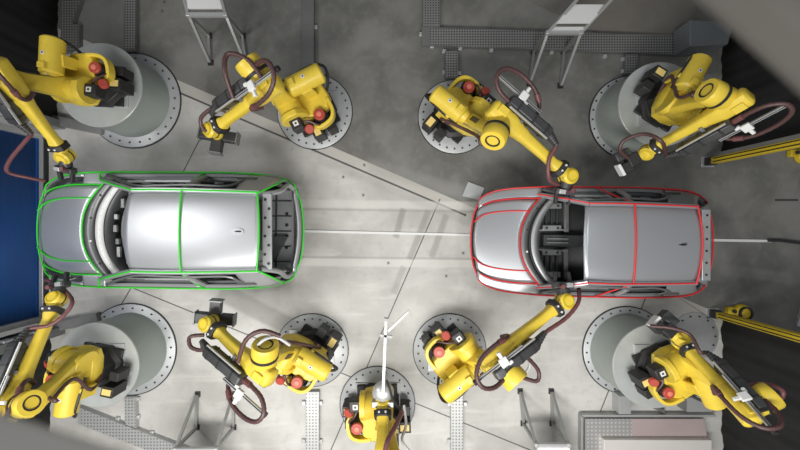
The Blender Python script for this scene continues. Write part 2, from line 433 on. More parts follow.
    def osec(t, w, h, b=0.0, k=12, a=0.0):
        return [fs(t, a + w / 2 * math.copysign(abs(math.cos(q)) ** .6, math.cos(q)), b + h / 2 * math.copysign(abs(math.sin(q)) ** .6, math.sin(q))) for q in [2 * PI * (i + .5) / k for i in range(k)]]
    mb = MB()
    mb.loft([osec(-.28, .20, .18, .08), osec(-.25, .27, .25, .08), osec(.08, .28, .27, .07), osec(.24, .24, .24, .05), osec(.34, .20, .20, .04)])
    mb.build('forearm_housing', 'yellow', root, bevel=.01)
    MB().box(fs(-.12, .03, .215), (.16, .12, .03), (f, s, u)).build('housing_cover', 'yellow', root, bevel=.01)
    mb = MB()
    mb.loft([osec(t, w, w, b, 20) for t, w, b in ((.30, .21, .05), (.36, .205, .05), (.44, .18, .04), (Lf * .62, .155, .02), (Lf - .34, .15, 0), (Lf - .26, .185, 0), (Lf - .17, .19, 0))])
    fa = mb.build('forearm', 'yellow', root)
    col_ = MB().loft([osec(t, w, w, 0, 8) for t, w in ((Lf - .24, .27), (Lf - .15, .29))]).build('hose_guide', 'black', root, bevel=.008)
    for a in (-.05, .05):
        MB().cyl(fs(Lf - .2, a, .135), fs(Lf - .2, a, .148), .016, n=10).build('guide_bolt', 'white', col_)
    # wrist
    wa = (V(roll_up) - f * V(roll_up).dot(f)).normalized()
    mb = MB()
    mb.loft([osec(Lf - .16, .17, .17), osec(Lf - .06, .19, .21), osec(Lf + .02, .16, .2)])
    mb.cyl(W - wa * .115, W + wa * .115, .125, n=32, bevel=.03)
    wr = mb.build('wrist', 'yellow', root)
    MB().ring(W + wa * .108, .07, .095, .014, 28, wa).build('joint_ring', 'yellow2', wr)
    MB().ring(W - wa * .03, .11, .130, .02, 32, wa).build('joint_seam', 'black', wr)
    td = V(tooldir).normalized()
    fp = W + td * .14
    MB().cyl(W + td * .05, fp + td * .05, .095, n=24, bevel=.01).build('tool_flange', 'yellow' if tool != 'gripper' else 'dark', root)
    tp = fp + td * .05
    ta = V((1, 0, 0)) - td * td.x if tool == 'cross' else Z.cross(td); ta.normalize(); tb = td.cross(ta)
    if tool == 'cross':
        t0 = MB().cyl(tp, tp + td * .10, .10, n=20).build('sensor_head', 'dark', root)
        for k in range(4):
            a = PI / 2 * k + .12; e = ta * math.cos(a) + tb * math.sin(a); g = td.cross(e)
            c = tp + td * .06 + e * .19
            q = MB().box(c, (.22, .17, .13), (e, g, td)).build('camera_box', 'dark', t0, bevel=.012)
            MB().box(c + e * .115, (.02, .20, .16), (e, g, td)).build('camera_window', 'mid', root)
    elif tool == 'boxes':
        t0 = MB().box(tp + td * .08, (.20, .22, .20), (td, ta, tb)).build('sensor_head', 'black', root, bevel=.015)
        MB().box(tp + td * .25 + ta * .08, (.20, .20, .16), (td, ta, tb)).build('camera_box', 'black', root, bevel=.015)
        MB().box(tp + td * .20 - ta * .16, (.26, .16, .18), (td, ta, tb)).build('camera_box', 'dark', root, bevel=.015)
        MB().box(tp + td * .37 + ta * .06 + Z * .05, (.05, .22, .18), (td, ta, tb)).build('lamp_panel', 'white', root, bevel=.006)
    elif tool == 'gripper':
        t0 = MB().box(tp + td * .05, (.10, .30, .14), (td, ta, tb)).build('gripper_body', 'dark', root, bevel=.012)
        for k in (-1, 1):
            MB().bar(tp + td * .08 + ta * .12 * k, tp + td * .26 + ta * .10 * k, .05, .07, tb).build('gripper_finger', 'black', root, bevel=.008)
        MB().cyl(tp + td * .05 + ta * .06, tp + td * .05 + ta * .06 + Z * .16, .035, n=14).build('coupling', 'hosered', root)
        MB().box(tp + td * .07 - ta * .07 + Z * .09, (.07, .10, .05), (td, ta, tb)).build('valve_block', 'alu', root, bevel=.006)
    if dress:
        if inner is None: inner = side < 0
        ca = .15 if inner else .20
        # hose channel on the side of the forearm
        def hs(t, w, h):
            pts = [(-w / 2, -h / 2), (w / 2, -h / 2), (w / 2, h * .15), (w * .3, h / 2), (-w * .3, h / 2), (-w / 2, h * .15)]
            return [fs(t + ct, ca + x, .21 + y) for x, y in pts]
        hc = MB().loft([hs(.06, .15, .15), hs(.09, .185, .18), hs(.80, .185, .18), hs(.84, .13, .14)]).build('hose_channel', 'dark', root, bevel=.008)
        for t in (.2, .48, .72):
            MB().loft([hs(t, .195, .19), hs(t + .03, .195, .19)]).build('channel_strap', 'black', hc)
        MB().bar(fs(.10 + ct, ca - .102, .28), fs(.82 + ct, ca - .102, .28), .02, .03, u).build('channel_edge', 'alu', hc)
        MB().bar(fs(.4 + ct, .02, .13), fs(.4 + ct, .2, .13), .08, .05, f).build('channel_mount', 'mid', hc)
        ra, ru = (.02, .30) if inner else (.34, .22); rs = -1 if inner else 1
        rl = MB().bar(fs(-.48, ra, ru), fs(.34, ra, ru), .04, .035, u).build('slide_rail', 'alu', root)
        MB().bar(fs(-.48, ra, ru + .02), fs(.34, ra, ru + .02), .012, .01, u).build('rail_groove', 'dark', rl)
        MB().cyl(fs(-.52, ra, ru), fs(-.47, ra, ru), .04, n=14).build('rail_end', 'black', rl)
        mb = MB(); mb.box(fs(-.02, ra, ru + .04), (.12, .13, .05), (f, s, u)); mb.box(fs(-.02, ra + rs * .09, ru + .03), (.05, .12, .05), (f, s, u)); mb.box(fs(.06, ra - rs * .06, ru + .03), (.07, .05, .05), (f, s, u))
        mb.build('slide_bracket', 'white', rl, bevel=.01)
        if inner: lq = [(.12, .24, .17), (-.10, .25, .24), (-.32, .22, .32), (-.46, .10, .36), (-.44, -.08, .36), (-.26, -.20, .34), (.02, -.22, .30), (.22, -.17, .22), (.30, -.14, .10), (.26, -.12, -.05)]
        else: lq = [(.12, .21, .17), (-.12, .17, .22), (-.36, .18, .26), (-.50, .30, .27), (-.46, .46, .26), (-.24, .56, .22), (.06, .56, .18), (.30, .46, .10), (.36, .30, .05), (.28, .15, -.05)]
        lp = spline([fs(*q) for q in lq], 7)
        hl = MB().tube(lp, .031, 10, rib=.05).build('hose_loop', 'hose', root)
        for p_, q_ in ((lp[44], lp[47]), (lp[2], lp[6])): MB().cyl(p_, q_, .042, n=12).build('hose_clamp', 'hosered', hl)
        back = spline([loc(.05, -.28, .35), loc(-.05, -.42, .75) if side < 0 else loc(-.1, -.40, .7), So - n * .17 + ua * .35, So - n * .17 + ua * (La * .75), E0 - n * .30 - Z * .22, fs(.1, -.22 if side > 0 else .3, -.14), fs(.15, .1, -.17), fs(.30, .15, -.05)], 7)
        MB().tube(back, .030, 10, rib=.05).build('supply_hose', 'hose', root)
        # ribbed cone and front hose
        mb = MB()
        for k in range(5): mb.cyl(fs(.83 + ct + k * .045, ca - k * .006, .20 - k * .008), fs(.865 + ct + k * .045, ca - k * .006, .20 - k * .008), .07 - k * .007, n=14)
        mb.build('hose_boot', 'dark', root)
        fh = [fs(.86 + ct, ca, .20), fs(1.04 + ct, ca - .02, .16)] + ([wp(*p) for p in front_hose] if front_hose else [fs(Lf - .1, .24, .08), W + s * .20 + td * .05, tp + s * .06 + td * .05])
        MB().tube(spline(fh, 7), .030, 10, rib=.05).build('tool_hose', 'hosered' if tool == 'gripper' else 'hose', root)
    for nm, m_, r, pts in hoses:
        MB().tube(spline([wp(*p) for p in pts], 7), r, 10, rib=.05).build(nm, m_, root)
    # small cable runs on the turret
    MB().tube(spline([loc(-.36, -.05, .45), loc(-.48, -.14, .62), loc(-.54, -.30, .80), loc(-.40, -.36, .92), loc(-.1, -.37, .90), loc(.15, -.33, .8)], 6), .026, 8).build('cable', 'black', root)
    MB().tube(spline([loc(-.2, .42, .42), loc(-.02, .47, .62), loc(.12, .36, .70), loc(.25, .30, .68)], 6), .02, 8).build('cable', 'hose', root)
    root.scale = (size, size, size)
    return root

robot('yellow robot on the top left pedestal, working at a green outlined car corner',
      (107, 87, .8), (4, 76, 2.3), (65, 156, 1.5), -1, 'gripper', (-.25, -1, -.35), size=.88, ct=-.2,
      front_hose=[(28, 138, 1.75), (10, 160, 1.6), (8, 172, 1.5), (30, 178, 1.3), (45, 181, 1.15)])
robot('yellow robot with crossed sensor head standing above the green outlined car',
      (315, 112, .024), (266, 85, 1.8), (213, 130, 1.2), -1, 'cross', (-.1, -.15, -.98),
      hoses=[('spare_loop', 'hose', .032, [(262, 78, 2.1), (248, 60, 2.15), (228, 54, 2.1), (225, 72, 2.1), (233, 98, 1.9)])],
      front_hose=[(213, 108, 1.5), (201, 118, 1.4), (204, 130, 1.3), (216, 130, 1.25)])
robot('yellow robot gripping the upper side of the red outlined car from a floor plate',
      (455, 117, .024), (498, 125, 1.65), (568, 176, 1.38), 1, 'gripper', (-.1, -1, -.3), ct=-.2,
      front_hose=[(549, 160, 1.6), (549, 178, 1.5), (556, 184, 1.35), (566, 187, 1.25)])
robot('yellow robot in the dark top right corner on a pedestal, light panel at its wrist',
      (659, 106, .8), (722, 101, 2.25), (647, 152, 1.3), 1, 'boxes', (-1, -.55, -.2), size=.88,
      front_hose=[(662, 142, 1.9), (645, 134, 1.75), (625, 140, 1.55), (620, 150, 1.45), (628, 158, 1.35)])
robot('yellow robot on the bottom left pedestal, working at a green outlined car corner',
      (103, 364, .8), (22, 404, 2.25), (57, 299, 1.6), 1, 'gripper', (-.2, 1, -.4), inner=True, yaw=78, size=.88,
      front_hose=[(50, 325, 1.85), (66, 313, 1.75), (72, 300, 1.65), (60, 286, 1.4), (46, 280, 1.15)])
robot('yellow robot with crossed sensor head below the green outlined car, on a floor plate',
      (312, 350, .024), (266, 362, 1.75), (209, 324, 1.3), 1, 'cross', (-.1, .1, -.98),
      hoses=[('spare_loop', 'hose', .032, [(238, 362, 1.9), (246, 340, 2.0), (262, 331, 2.0), (280, 336, 1.9)]),
             ('air_line', 'hosegrey', .024, [(252, 355, 1.95), (262, 341, 2.0), (276, 337, 1.9), (290, 345, 1.8)])],
      front_hose=[(202, 350, 1.5), (191, 347, 1.45), (190, 337, 1.4), (204, 335, 1.35)])
robot('yellow robot gripping the lower side of the red outlined car from a floor plate',
      (450, 350, .024), (498, 360, 1.7), (564, 301, 1.4), -1, 'gripper', (.02, 1, -.25), ct=-.26,
      hoses=[('spare_loop', 'hose', .03, [(525, 355, 1.7), (538, 370, 1.6), (537, 381, 1.6), (524, 378, 1.6)]),
             ('air_line', 'hosegrey', .022, [(522, 352, 1.7), (530, 364, 1.6), (524, 374, 1.6), (516, 370, 1.6)])],
      front_hose=[(566, 318, 1.55), (578, 303, 1.45), (579, 292, 1.3), (578, 286, 1.15)])
robot('yellow robot on the bottom right pedestal beside the black curtain',
      (656, 365, .8), (744, 404, 2.3), (681, 341, 1.45), -1, 'boxes', (-.8, .75, -.2), yaw=115, size=.88, ct=-.25,
      hoses=[('spare_loop', 'hosered', .032, [(742, 386, 2.3), (765, 384, 2.2), (782, 390, 2.2), (780, 399, 2.2), (765, 400, 2.25)]),
             ('air_line', 'hosegrey', .03, [(742, 390, 2.3), (760, 390, 2.25), (766, 397, 2.25), (760, 404, 2.25)])],
      front_hose=[(700, 352, 1.9), (690, 335, 1.75), (672, 328, 1.65), (650, 326, 1.5)])
r9 = robot('yellow robot at the bottom centre holding a thin silver pole towards the cars',
      (378, 403, .024), (389, 478, 2.0), (383, 402, 1.25), 1, 'none', (0, 1, 0), yaw=92, dress=False,
      hoses=[('arm_hose', 'hosered', .035, [(402, 412, 1.5), (396, 425, 1.75), (388, 440, 2.0), (385, 452, 2.1)]),
             ('air_line', 'hosegrey', .022, [(404, 405, 1.2), (406, 425, 1.3), (402, 440, 1.3), (410, 452, 1.3)])])
p0 = at(383, 392, 1.30)
MB().lathe(p0 - V((0, .02, .06)), [(.17, 0), (.17, .05), (.12, .11), (.05, .14)], 28).build('pole_holder', 'alu', r9)
MB().box(p0 - V((0, .17, .0)), (.34, .09, .14)).build('holder_clamp', 'frame', r9, bevel=.01)
pl = MB().bar(at(383, 395, 1.38), at(386, 321, 1.38), .04, .04).build('pole', 'frame', r9)
MB().bar(at(386, 321, 1.38), at(386.4, 318, 1.38), .07, .07).build('pole_tip', 'mid', pl)
MB().bar(at(388, 331, 1.38), at(409, 311, 1.38), .035, .035).build('pole_branch', 'frame', pl)
MB().bar(at(380, 335, 1.38), at(392, 337, 1.38), .04, .04).build('pole_knob', 'mid', pl)
MB().tube(spline([at(386, 380, 1.5), at(390, 390, 1.55), at(393, 400, 1.5), at(401, 410, 1.4)], 6), .02, 8).build('cable', 'black', r9)

# ------------------------------------------------------------------ cars
def car(name, label, nose, yaw, L, W, xc, xr0, xr1, xbl, cmat, lmat, lname, tail_open, rw0, ztop, headlight):
    o = V(nose); ca, sa = math.cos(yaw), math.sin(yaw)
    T = lambda x, y, z: V((o.x + x * ca - y * sa, o.y + x * sa + y * ca, z))
    hw0 = W / 2
    root = empty(name, T(L / 2, 0, 0), label, 'car')
    bow = .07; af, ar = .75, .62
    wf0 = .60 * hw0; wr0 = .62 * hw0
    def w(x):
        v = hw0
        if x < bow + af:
            t = max(0, min(1, (bow + af - x) / af)); v = min(v, wf0 + (hw0 - wf0) * (1 - t ** 2.4) ** (1 / 2.4))
        if x > L - bow - ar:
            t = max(0, min(1, (x - (L - bow - ar)) / ar)); v = min(v, wr0 + (hw0 - wr0) * (1 - t ** 2.4) ** (1 / 2.4))
        return v * (1 - .035 * sstep(1.4, .5, x)) * (1 - .03 * sstep(L - 1.3, L - .4, x))
    xf = lambda y: bow * min(1, abs(y) / wf0) ** 2
    xb = lambda y: L - bow * min(1, abs(y) / wr0) ** 2
    zs = lambda x: lerp(.70, .93, sstep(0, 1.1, x)) + .06 * sstep(1.0, L * .75, x)
    def perim(x0, x1, sg, n=14): return [(lerp(x0, x1, i / n), sg * w(lerp(x0, x1, i / n))) for i in range(n + 1)]
    wheels = (.92, L - .86)
    def zlow(x):
        z = .27
        for c in wheels:
            q = abs(x - c)
            if q < .37: z = max(z, .34 + math.sqrt(.37 ** 2 - q * q))
        return z
    def wall(pts, zl=None, ztopf=None, bulge=.045, tuck=0.0):
        rows = [[] for _ in range(8)]
        for i, (x, y) in enumerate(pts):
            a, b = pts[max(i - 1, 0)], pts[min(i + 1, len(pts) - 1)]
            t = V((b[0] - a[0], b[1] - a[1])).normalized(); nn = V((t.y, -t.x))
            if nn.x * (x - L / 2) / L * .3 + nn.y * y < 0: nn = -nn
            z0 = (zl or zlow)(x); z1 = (ztopf or zs)(x)
            for k in range(8):
                t_ = k / 7; z = lerp(z0, z1, t_); g = (z - .27) / .7
                off = bulge * math.sin(PI * min(1, max(0, g))) - .03 * (1 - g) ** 2 if k < 7 else 0
                off -= tuck * (1 - t_)
                rows[k].append(T(x + nn.x * off, y + nn.y * off, z))
        return MB().grid(rows)
    gap = .008
    xdoor = (xc + .38, xbl + .05, L - .78)
    fy = lambda n=12: [(xf(lerp(-wf0, wf0, i / n)), lerp(-wf0, wf0, i / n)) for i in range(n + 1)]
    ry = lambda n=12: [(xb(lerp(-wr0, wr0, i / n)), lerp(-wr0, wr0, i / n)) for i in range(n + 1)]
    # bumpers / front and rear faces
    pts = list(reversed(perim(bow, .42, -1))) + fy()[1:-1] + perim(bow, .42, 1)
    wall(pts, ztopf=lambda x: zs(x) - .02, bulge=.02, tuck=0.0 if tail_open else .12).build('front_bumper', cmat, root, thick=.012)
    ztail = (lambda x: .78) if tail_open else (lambda x: zs(x))
    pts = perim(L - .40, L - bow, -1) + ry()[1:-1] + list(reversed(perim(L - .40, L - bow, 1)))
    wall(pts, ztopf=lambda x: lerp(zs(x), ztail(x), sstep(L - .4, L - .2, x)), bulge=.0, tuck=.12 if tail_open else 0.0).build('rear_bumper', cmat, root, thick=.012)
    hoodz = lambda x, y: zs(x) + .06 * (1 - min(1, abs(y) / hw0) ** 2)
    hwid = lambda x: .80 * w(x) if x > .3 else .80 * w(x)
    carc = .34
    cow = lambda y: xc + carc * (abs(y) / (hw0 * .82)) ** 2.2
    # hood
    rows = []
    for i in range(17):
        r = []
        for j in range(25):
            q = -1 + 2 * j / 24
            y_end = q * hw0 * .76
            x1 = cow(y_end) - .015; x0 = xf(q * wf0 * .95) + .03
            x = lerp(x0, x1, i / 16); y = q * min(hwid(x) - .005, hw0 * .77)
            z = hoodz(x, y) - .05 * (1 - i / 16) ** 6
            r.append(T(x, y, z))
        rows.append(r)
    MB().grid(rows).build('hood', cmat, root, thick=.012)
    for sg in (-1, 1):
        # fender top and side
        rows = []; x0 = .98 if headlight else .10
        xe = cow(hw0 * .80) + .02
        for i in range(15):
            x = lerp(x0, xe, i / 14)
            rows.append([T(x, sg * lerp(min(hwid(x) + .006, hw0 * .78), w(x), t), hoodz(x, lerp(hwid(x), w(x), t)) if t < 1 else zs(x)) for t in (0, .25, .5, .75, .92, 1)])
        mb = MB().grid(rows); s_ = wall(perim(.43, xdoor[0] - gap, sg, 26)); mb.add(s_.v, s_.f)
        mb.build('front_fender', cmat, root, thick=.012)
        if headlight:
            rm = MB().grid([[T(x, sg * lerp(hwid(x), w(x), t), hoodz(x, lerp(hwid(x), w(x), t)) if t < 1 else zs(x)) for t in (.74, .9, 1)] for x in [lerp(.42, .975, q / 8) for q in range(9)]]).build('fender_rim', cmat, root, thick=.012)
            rows = [[T(lerp(.09, 1.0, i / 6), sg * lerp(.62, .95, j / 3) * w(lerp(.09, 1.0, i / 6)), .56 + .04 * math.sin(i * 2 + j)) for j in range(4)] for i in range(7)]
            MB().grid(rows).build('headlight_cavity', 'carin', root, thick=.01)
            MB().bar(T(.14, sg * .62 * hw0, .66), T(.60, sg * .86 * hw0, .72), .04, .04).build('headlight_bracket', 'carin2', root)
            MB().bar(T(.55, sg * .84 * hw0, .70), T(.95, sg * .84 * hw0, .74), .06, .04).build('headlight_bracket', 'cowlgrey', root)
        for a, b, nm in ((xdoor[0], xdoor[1], 'front_door'), (xdoor[1], xdoor[2], 'rear_door')):
            mb = wall(perim(a + gap / 2, b - gap / 2, sg, 12))
            # door top ledge
            rows = [[T(lerp(a, b, i / 12), sg * (w(lerp(a, b, i / 12)) - t), zs(lerp(a, b, i / 12)) + dz) for t, dz in ((0, 0), (.03, .012), (.055, .0), (.06, -.10))] for i in range(13)]
            mb.grid(rows)
            dr = mb.build(nm, cmat, root, thick=.01)
            MB().bar(T(a + .04, sg * (hw0 - .085), zs(a) - .06), T(b - .04, sg * (w(b) - .085), zs(b) - .06), .05, .05).build('door_inner', 'carin', dr)
            xm = (a + b) / 2
            MB().box(T(xm, sg * (hw0 + .035), zs(xm) - .16), (.18, .03, .035)).build('door_handle', 'carin2', dr, bevel=.005)
        # quarter
        mb = wall(perim(xdoor[2] + gap / 2, L - .405, sg, 22))
        rw = rw0 * .97
        rows = []
        for i in range(9):
            xt = lerp(xr1 - .42, xr1 - .0, i / 8); xbm = lerp(L - .80, L - .22, i / 8)
            rows.append([T(lerp(xbm, xt, t), sg * (lerp(w(xbm), rw, t) + .03 * math.sin(PI * t)), lerp(zs(xbm), ztop - .07, t)) for t in (0, .2, .4, .6, .8, 1)])
        mb.grid(rows); mb.build('quarter_panel', cmat, root, thick=.012)
        MB().prism([(0, 0), (.34, .0), (.30, .05), (.05, .06)], -.006, .006, lambda a, b, c_: T(L - .98 + a, sg * (lerp(hw0, rw0, .30 + b * 2) + c_ + .012), 1.0 + .14 + b)).build('quarter_window', 'carin', root)
        # pillars and roof rail
        A0 = T(cow(hw0 * .80) - .05, sg * hw0 * .87, zs(xc) + .02); A1 = T(xr0 + .10, sg * (rw0 + .005), ztop - .06)
        def sweep(pts, wd, hd, nm, m_, par=root):
            secs = []
            for i, p in enumerate(pts):
                t = (pts[min(i + 1, len(pts) - 1)] - pts[max(i - 1, 0)]).normalized(); y = V((0, 0, 1)).cross(t).normalized(); z = t.cross(y)
                secs.append([p + y * wd / 2 + z * hd * .1, p + y * wd * .3 + z * hd / 2, p - y * wd * .3 + z * hd / 2, p - y * wd / 2 + z * hd * .1, p - y * wd / 2 - z * hd / 2, p + y * wd / 2 - z * hd / 2])
            return MB().loft(secs).build(nm, m_, par)
        ap = [A0, A0.lerp(A1, .35) + V((0, 0, .03)), A0.lerp(A1, .7) + V((0, 0, .03)), A1]
        sweep(spline(ap, 4), .085, .06, 'front_pillar', cmat)
        rail = [A1] + [T(lerp(xr0 + .1, xr1, t), sg * (rw0 + .012 - .03 * t * t), ztop - .055 + .02 * math.sin(PI * t)) for t in (.2, .4, .6, .8, 1.0)]
        sweep(rail, .085, .06, 'roof_rail', cmat)
        sweep([T(xdoor[1] + .02, sg * (hw0 - .03), zs(2)), T(xdoor[1] + .0, sg * (lerp(hw0, rw0, .5)), lerp(zs(2), ztop, .55)), T(xdoor[1] - .05, sg * (rw0 + .03), ztop - .07)], .10, .05, 'middle_pillar', 'carin2')
        fr = [T(xdoor[0] - .02, sg * (hw0 - .04), zs(xc + .4) + .01), T(xr0 + .02, sg * (lerp(hw0, rw0, .72)), ztop - .18), T(xr0 + .5, sg * (rw0 + .085), ztop - .13), T(xdoor[1], sg * (rw0 + .095), ztop - .115), T(xr1 - .55, sg * (rw0 + .085), ztop - .14), T(L - .86, sg * lerp(hw0, rw0, .45), lerp(zs(L), ztop, .45)), T(L - .72, sg * (hw0 - .06), zs(L - .7) + .01)]
        sweep(spline(fr, 4), .04, .04, 'window_frame', 'cowlgrey')
        sweep([T(xdoor[0] + .3, sg * (hw0 - .13), .90), T(xdoor[1] - .1, sg * (hw0 - .13), .92)], .05, .05, 'window_channel', 'carin2')
        # inner side wall
        rows = [[T(lerp(xc + .35, L - .28, i / 10), sg * (min(w(lerp(xc + .35, L - .28, i / 10)), hw0) - .12), z) for z in (.32, .6, .93)] for i in range(11)]
        MB().grid(rows).build('inner_side', 'carin', root, thick=.01)
        for k in range(6):
            xk = lerp(xdoor[0] + .15, L - 1.0, k / 5)
            MB().box(T(xk, sg * (hw0 - .14), .80), (.16, .05, .10)).build('inner_bracket', 'carin2' if k % 2 else 'carin', root, bevel=.006)
    # cowl, dash strip and bulkhead
    def arcstrip(a, b, za, zb, ymax, n=24):
        rows = []
        for j in range(n + 1):
            y = ymax * (-1 + 2 * j / n); rows.append([T(cow(y) + t, y, z) for t, z in ((a, za), ((a + b) / 2, (za + zb) / 2 + .01), (b, zb))])
        return MB().grid(rows)
    arcstrip(.0, .14, .97, .93, hw0 * .84).build('cowl', 'cowlgrey', root, thick=.012)
    for k in range(9):
        y = hw0 * .8 * (-1 + 2 * k / 8)
        MB().lathe(T(cow(y) + (.09 if k % 2 else .05), y, .955), [(.018, 0), (.018, .012)], 10).build('cowl_hole', 'black' if k % 3 else 'white', root)
    MB().tube([T(cow(y) + .15, y, .955) for y in [hw0 * .84 * (-1 + 2 * j / 24) for j in range(25)]], .012, 6).build('cowl_lip', 'black', root)
    st = 'white' if headlight else 'carin2'
    arcstrip(.17, .29, .95, .93, hw0 * .80).build('dash_strip', st, root, thick=.012)
    for k in range(13):
        y = hw0 * .74 * (-1 + 2 * k / 12)
        MB().box(T(cow(y) + .23, y, .95), (.02, .02, .008)).build('strip_slot', 'dark', root)
    arcstrip(.30, .34, .92, .60, hw0 * .80).build('bulkhead', 'carin', root, thick=.012)
    if headlight:
        for q_, y_, l_ in ((.50, .45, .16), (.46, .22, .09), (.47, .02, .12), (.50, -.20, .10), (.46, -.38, .18), (.58, -.52, .12), (.55, .60, .12)):
            MB().box(T(cow(y_) + q_ * .8 + .02, y_, .80), (.06, l_, .05)).build('dash_bracket', random.choice(('carin2', 'mid', 'cowlgrey')), root, bevel=.008)
        MB().tube([T(cow(y) + .47, y, .74) for y in [-.7 + .1 * k for k in range(15)]], .025, 8).build('dash_beam', 'mid', root)
    # floor pan with stampings
    rows = [[T(lerp(xc + .30, L - .48, i / 12), y, .36) for y in (-hw0 * .86, -.1, .1, hw0 * .86)] for i in range(13)]
    fpn = MB().grid(rows).build('floor_pan', 'carin', root, thick=.02)
    MB().loft([[T(x, -.13, .37), T(x, -.09, .53), T(x, .09, .53), T(x, .13, .37)] for x in (xc + .55, L - 1.2)]).build('tunnel', 'carin', fpn)
    MB().bar(T(xc + .6, .03, .545), T(xr0 + .2, .03, .545), .02, .02).build('tunnel_rib', 'carin2', fpn)
    MB().bar(T(xc + .6, -.04, .545), T(xr0 + .2, -.04, .545), .02, .02).build('tunnel_rib', 'carin2', fpn)
    xs_ = lerp(xc + .34, xr0 + .1, .62)
    for sg in (-1, 1):
        for ys in (.22, .62):
            pb = MB().box(T(xs_ + .05, sg * ys, .42), (.34, .10, .10)).build('seat_mount', 'carin2', fpn, bevel=.01)
            for k in (-1, 1): MB().lathe(T(xs_ + .05 + k * .10, sg * ys, .47), [(.022, 0), (.022, .006)], 10).build('mount_hole', 'black', pb)
        MB().box(T(xs_ - .26, sg * .43, .41), (.10, .56, .08)).build('cross_member', 'mid', fpn, bevel=.01)
        MB().box(T(xs_ + .32, sg * .43, .41), (.08, .56, .08)).build('cross_member', 'mid', fpn, bevel=.01)
        for k in range(4):
            MB().box(T(xs_ - .14 + .1 * k, sg * .43, .40), (.03, .26, .05)).build('floor_rib', 'dark', fpn, bevel=.005)
        MB().bar(T(xs_ - .3, sg * .17, .44), T(xs_ + .35, sg * .19, .44), .03, .03).build('wire', 'carin2', fpn)
    # roof
    rows = []; N, K = 26, 22
    for i in range(N + 1):
        r = []
        for j in range(K + 1):
            q = -1 + 2 * j / K
            x = lerp(xr0 + .05 * q * q, xr1 + (.03 - .05 * q * q), i / N)
            y = q * (rw0 - .02 - .03 * (i / N) ** 2 - .01 * (1 - i / N) ** 3)
            z = ztop + .045 * (1 - q ** 2) - .03 * abs(q) ** 8 - .065 * (1 - i / N) ** 3 - .03 * (i / N) ** 3
            r.append(T(x, y, z))
        rows.append(r)
    rf = MB().grid(rows).build('roof', cmat, root, thick=.02)
    xa = xr1 - .30
    if tail_open: MB().prism([(.10 * math.cos(t), .055 * math.sin(t)) for t in [i * PI / 8 for i in range(16)]], -.03, .008, lambda a, b, c_: T(xa + a, b, ztop + .04 + c_)).build('antenna_base', cmat, rf)
    MB().loft([[T(xa - .05 + t, -.018 * k, ztop + .03), T(xa - .05 + t, .018 * k, ztop + .03), T(xa - .05 + t, 0, ztop + .045 + h_)] for t, k, h_ in ((0, .4, 0), (.05, 1, .03), (.10, 1, .04), (.12, .5, .02))]).build('antenna', 'black', rf)
    # tail
    if tail_open:
        hd = MB().box(T(xr1 + .09, 0, ztop - .13), (.15, 2 * rw0 - .06, .03)).build('tail_header', 'carin2', root, bevel=.01)
        for k in range(8):
            MB().lathe(T(xr1 + (.06 if k % 2 else .12), -rw0 * .8 + k * rw0 * 1.6 / 7, ztop - .115), [(.022, 0), (.022, .008)], 10).build('header_hole', 'black', hd)
        for sg in (-1, 1):
            MB().tube(spline([T(xr1 + .02, sg * (rw0 - .04), ztop - .08), T(xr1 + .22, sg * (rw0 + .02), ztop - .28), T(L - .22, sg * (hw0 * .80), .95), T(L - .17, sg * (hw0 * .76), .80)], 6), .04, 8).build('tail_frame', cmat, root)
        rows = [[T(xb(y) - t - .02, y, z) for t, z in ((.0, .80), (.06, .82), (.10, .78))] for y in [hw0 * .74 * (-1 + 2 * j / 20) for j in range(21)]]
        MB().grid(rows).build('tail_sill', cmat, root, thick=.012)
        tf = MB().box(T(L - .55, 0, .50), (.62, hw0 * 1.5, .03)).build('boot_floor', 'carin2', root)
        for k in range(5):
            MB().bar(T(L - .84, -.55 + k * .27, .52), T(L - .28, -.55 + k * .27, .52), .02, .02).build('boot_rib', 'dark', tf)
        MB().bar(T(L - .55, -.65, .52), T(L - .55, .65, .52), .03, .03).build('boot_rib', 'dark', tf)
        MB().box(T(L - .74, .1, .53), (.22, .9, .05)).build('boot_well', 'carin', tf, bevel=.01)
        MB().prism([(0, 0), (.30, .0), (.05, -.45), (-.05, -.45)], .52, .60, lambda a, b, c_: T(L - .62 + a, -.1 + b, c_)).build('boot_wedge', 'carin', tf)
        for k in range(4): MB().lathe(T(L - .36, -.3 + k * .2, .52), [(.03, 0), (.03, .01)], 10).build('boot_hole', 'black', tf)
    else:
        rows = []
        for i in range(9):
            t = i / 8
            rows.append([T(lerp(xr1 + .04 - .05 * (2 * j / 14 - 1) ** 2, xb((2 * j / 14 - 1) * wr0) - .03, t), (2 * j / 14 - 1) * lerp(rw0 - .05, hw0 * .80, t), lerp(ztop - .04, zs(L), t) + .10 * math.sin(PI * t)) for j in range(15)])
        tg = MB().grid(rows).build('tailgate', cmat, root, thick=.012)
        sp = MB().box(T(xr1 + .10, 0, ztop - .005), (.13, 2 * rw0 - .12, .025)).build('spoiler_flange', 'carin2', tg, bevel=.008)
        for k in range(6): MB().lathe(T(xr1 + .10, -.45 + k * .18, ztop + .008), [(.018, 0), (.018, .005)], 10).build('flange_hole', 'black', tg)
    # coloured lines that follow the panel edges
    mb = MB(); R_ = .0125; e = .012
    zf = lambda x: zs(x) + e
    zl_ = lambda x: lerp(zf(x), .80, sstep(L - .8, L - .05, x)) if tail_open else zf(x)
    wid = lambda x: 1.014
    lp = [T(x - .015, y, zl_(x)) for x, y in fy()[1:-1]]
    lp += [T(x, y * wid(x), zl_(x)) for x, y in perim(bow, L - bow, 1, 60)]
    lp += [T(x + .015, y, zl_(x)) for x, y in reversed(ry()[1:-1])]
    lp += [T(x, y * wid(x), zl_(x)) for x, y in reversed(perim(bow, L - bow, -1, 60))]
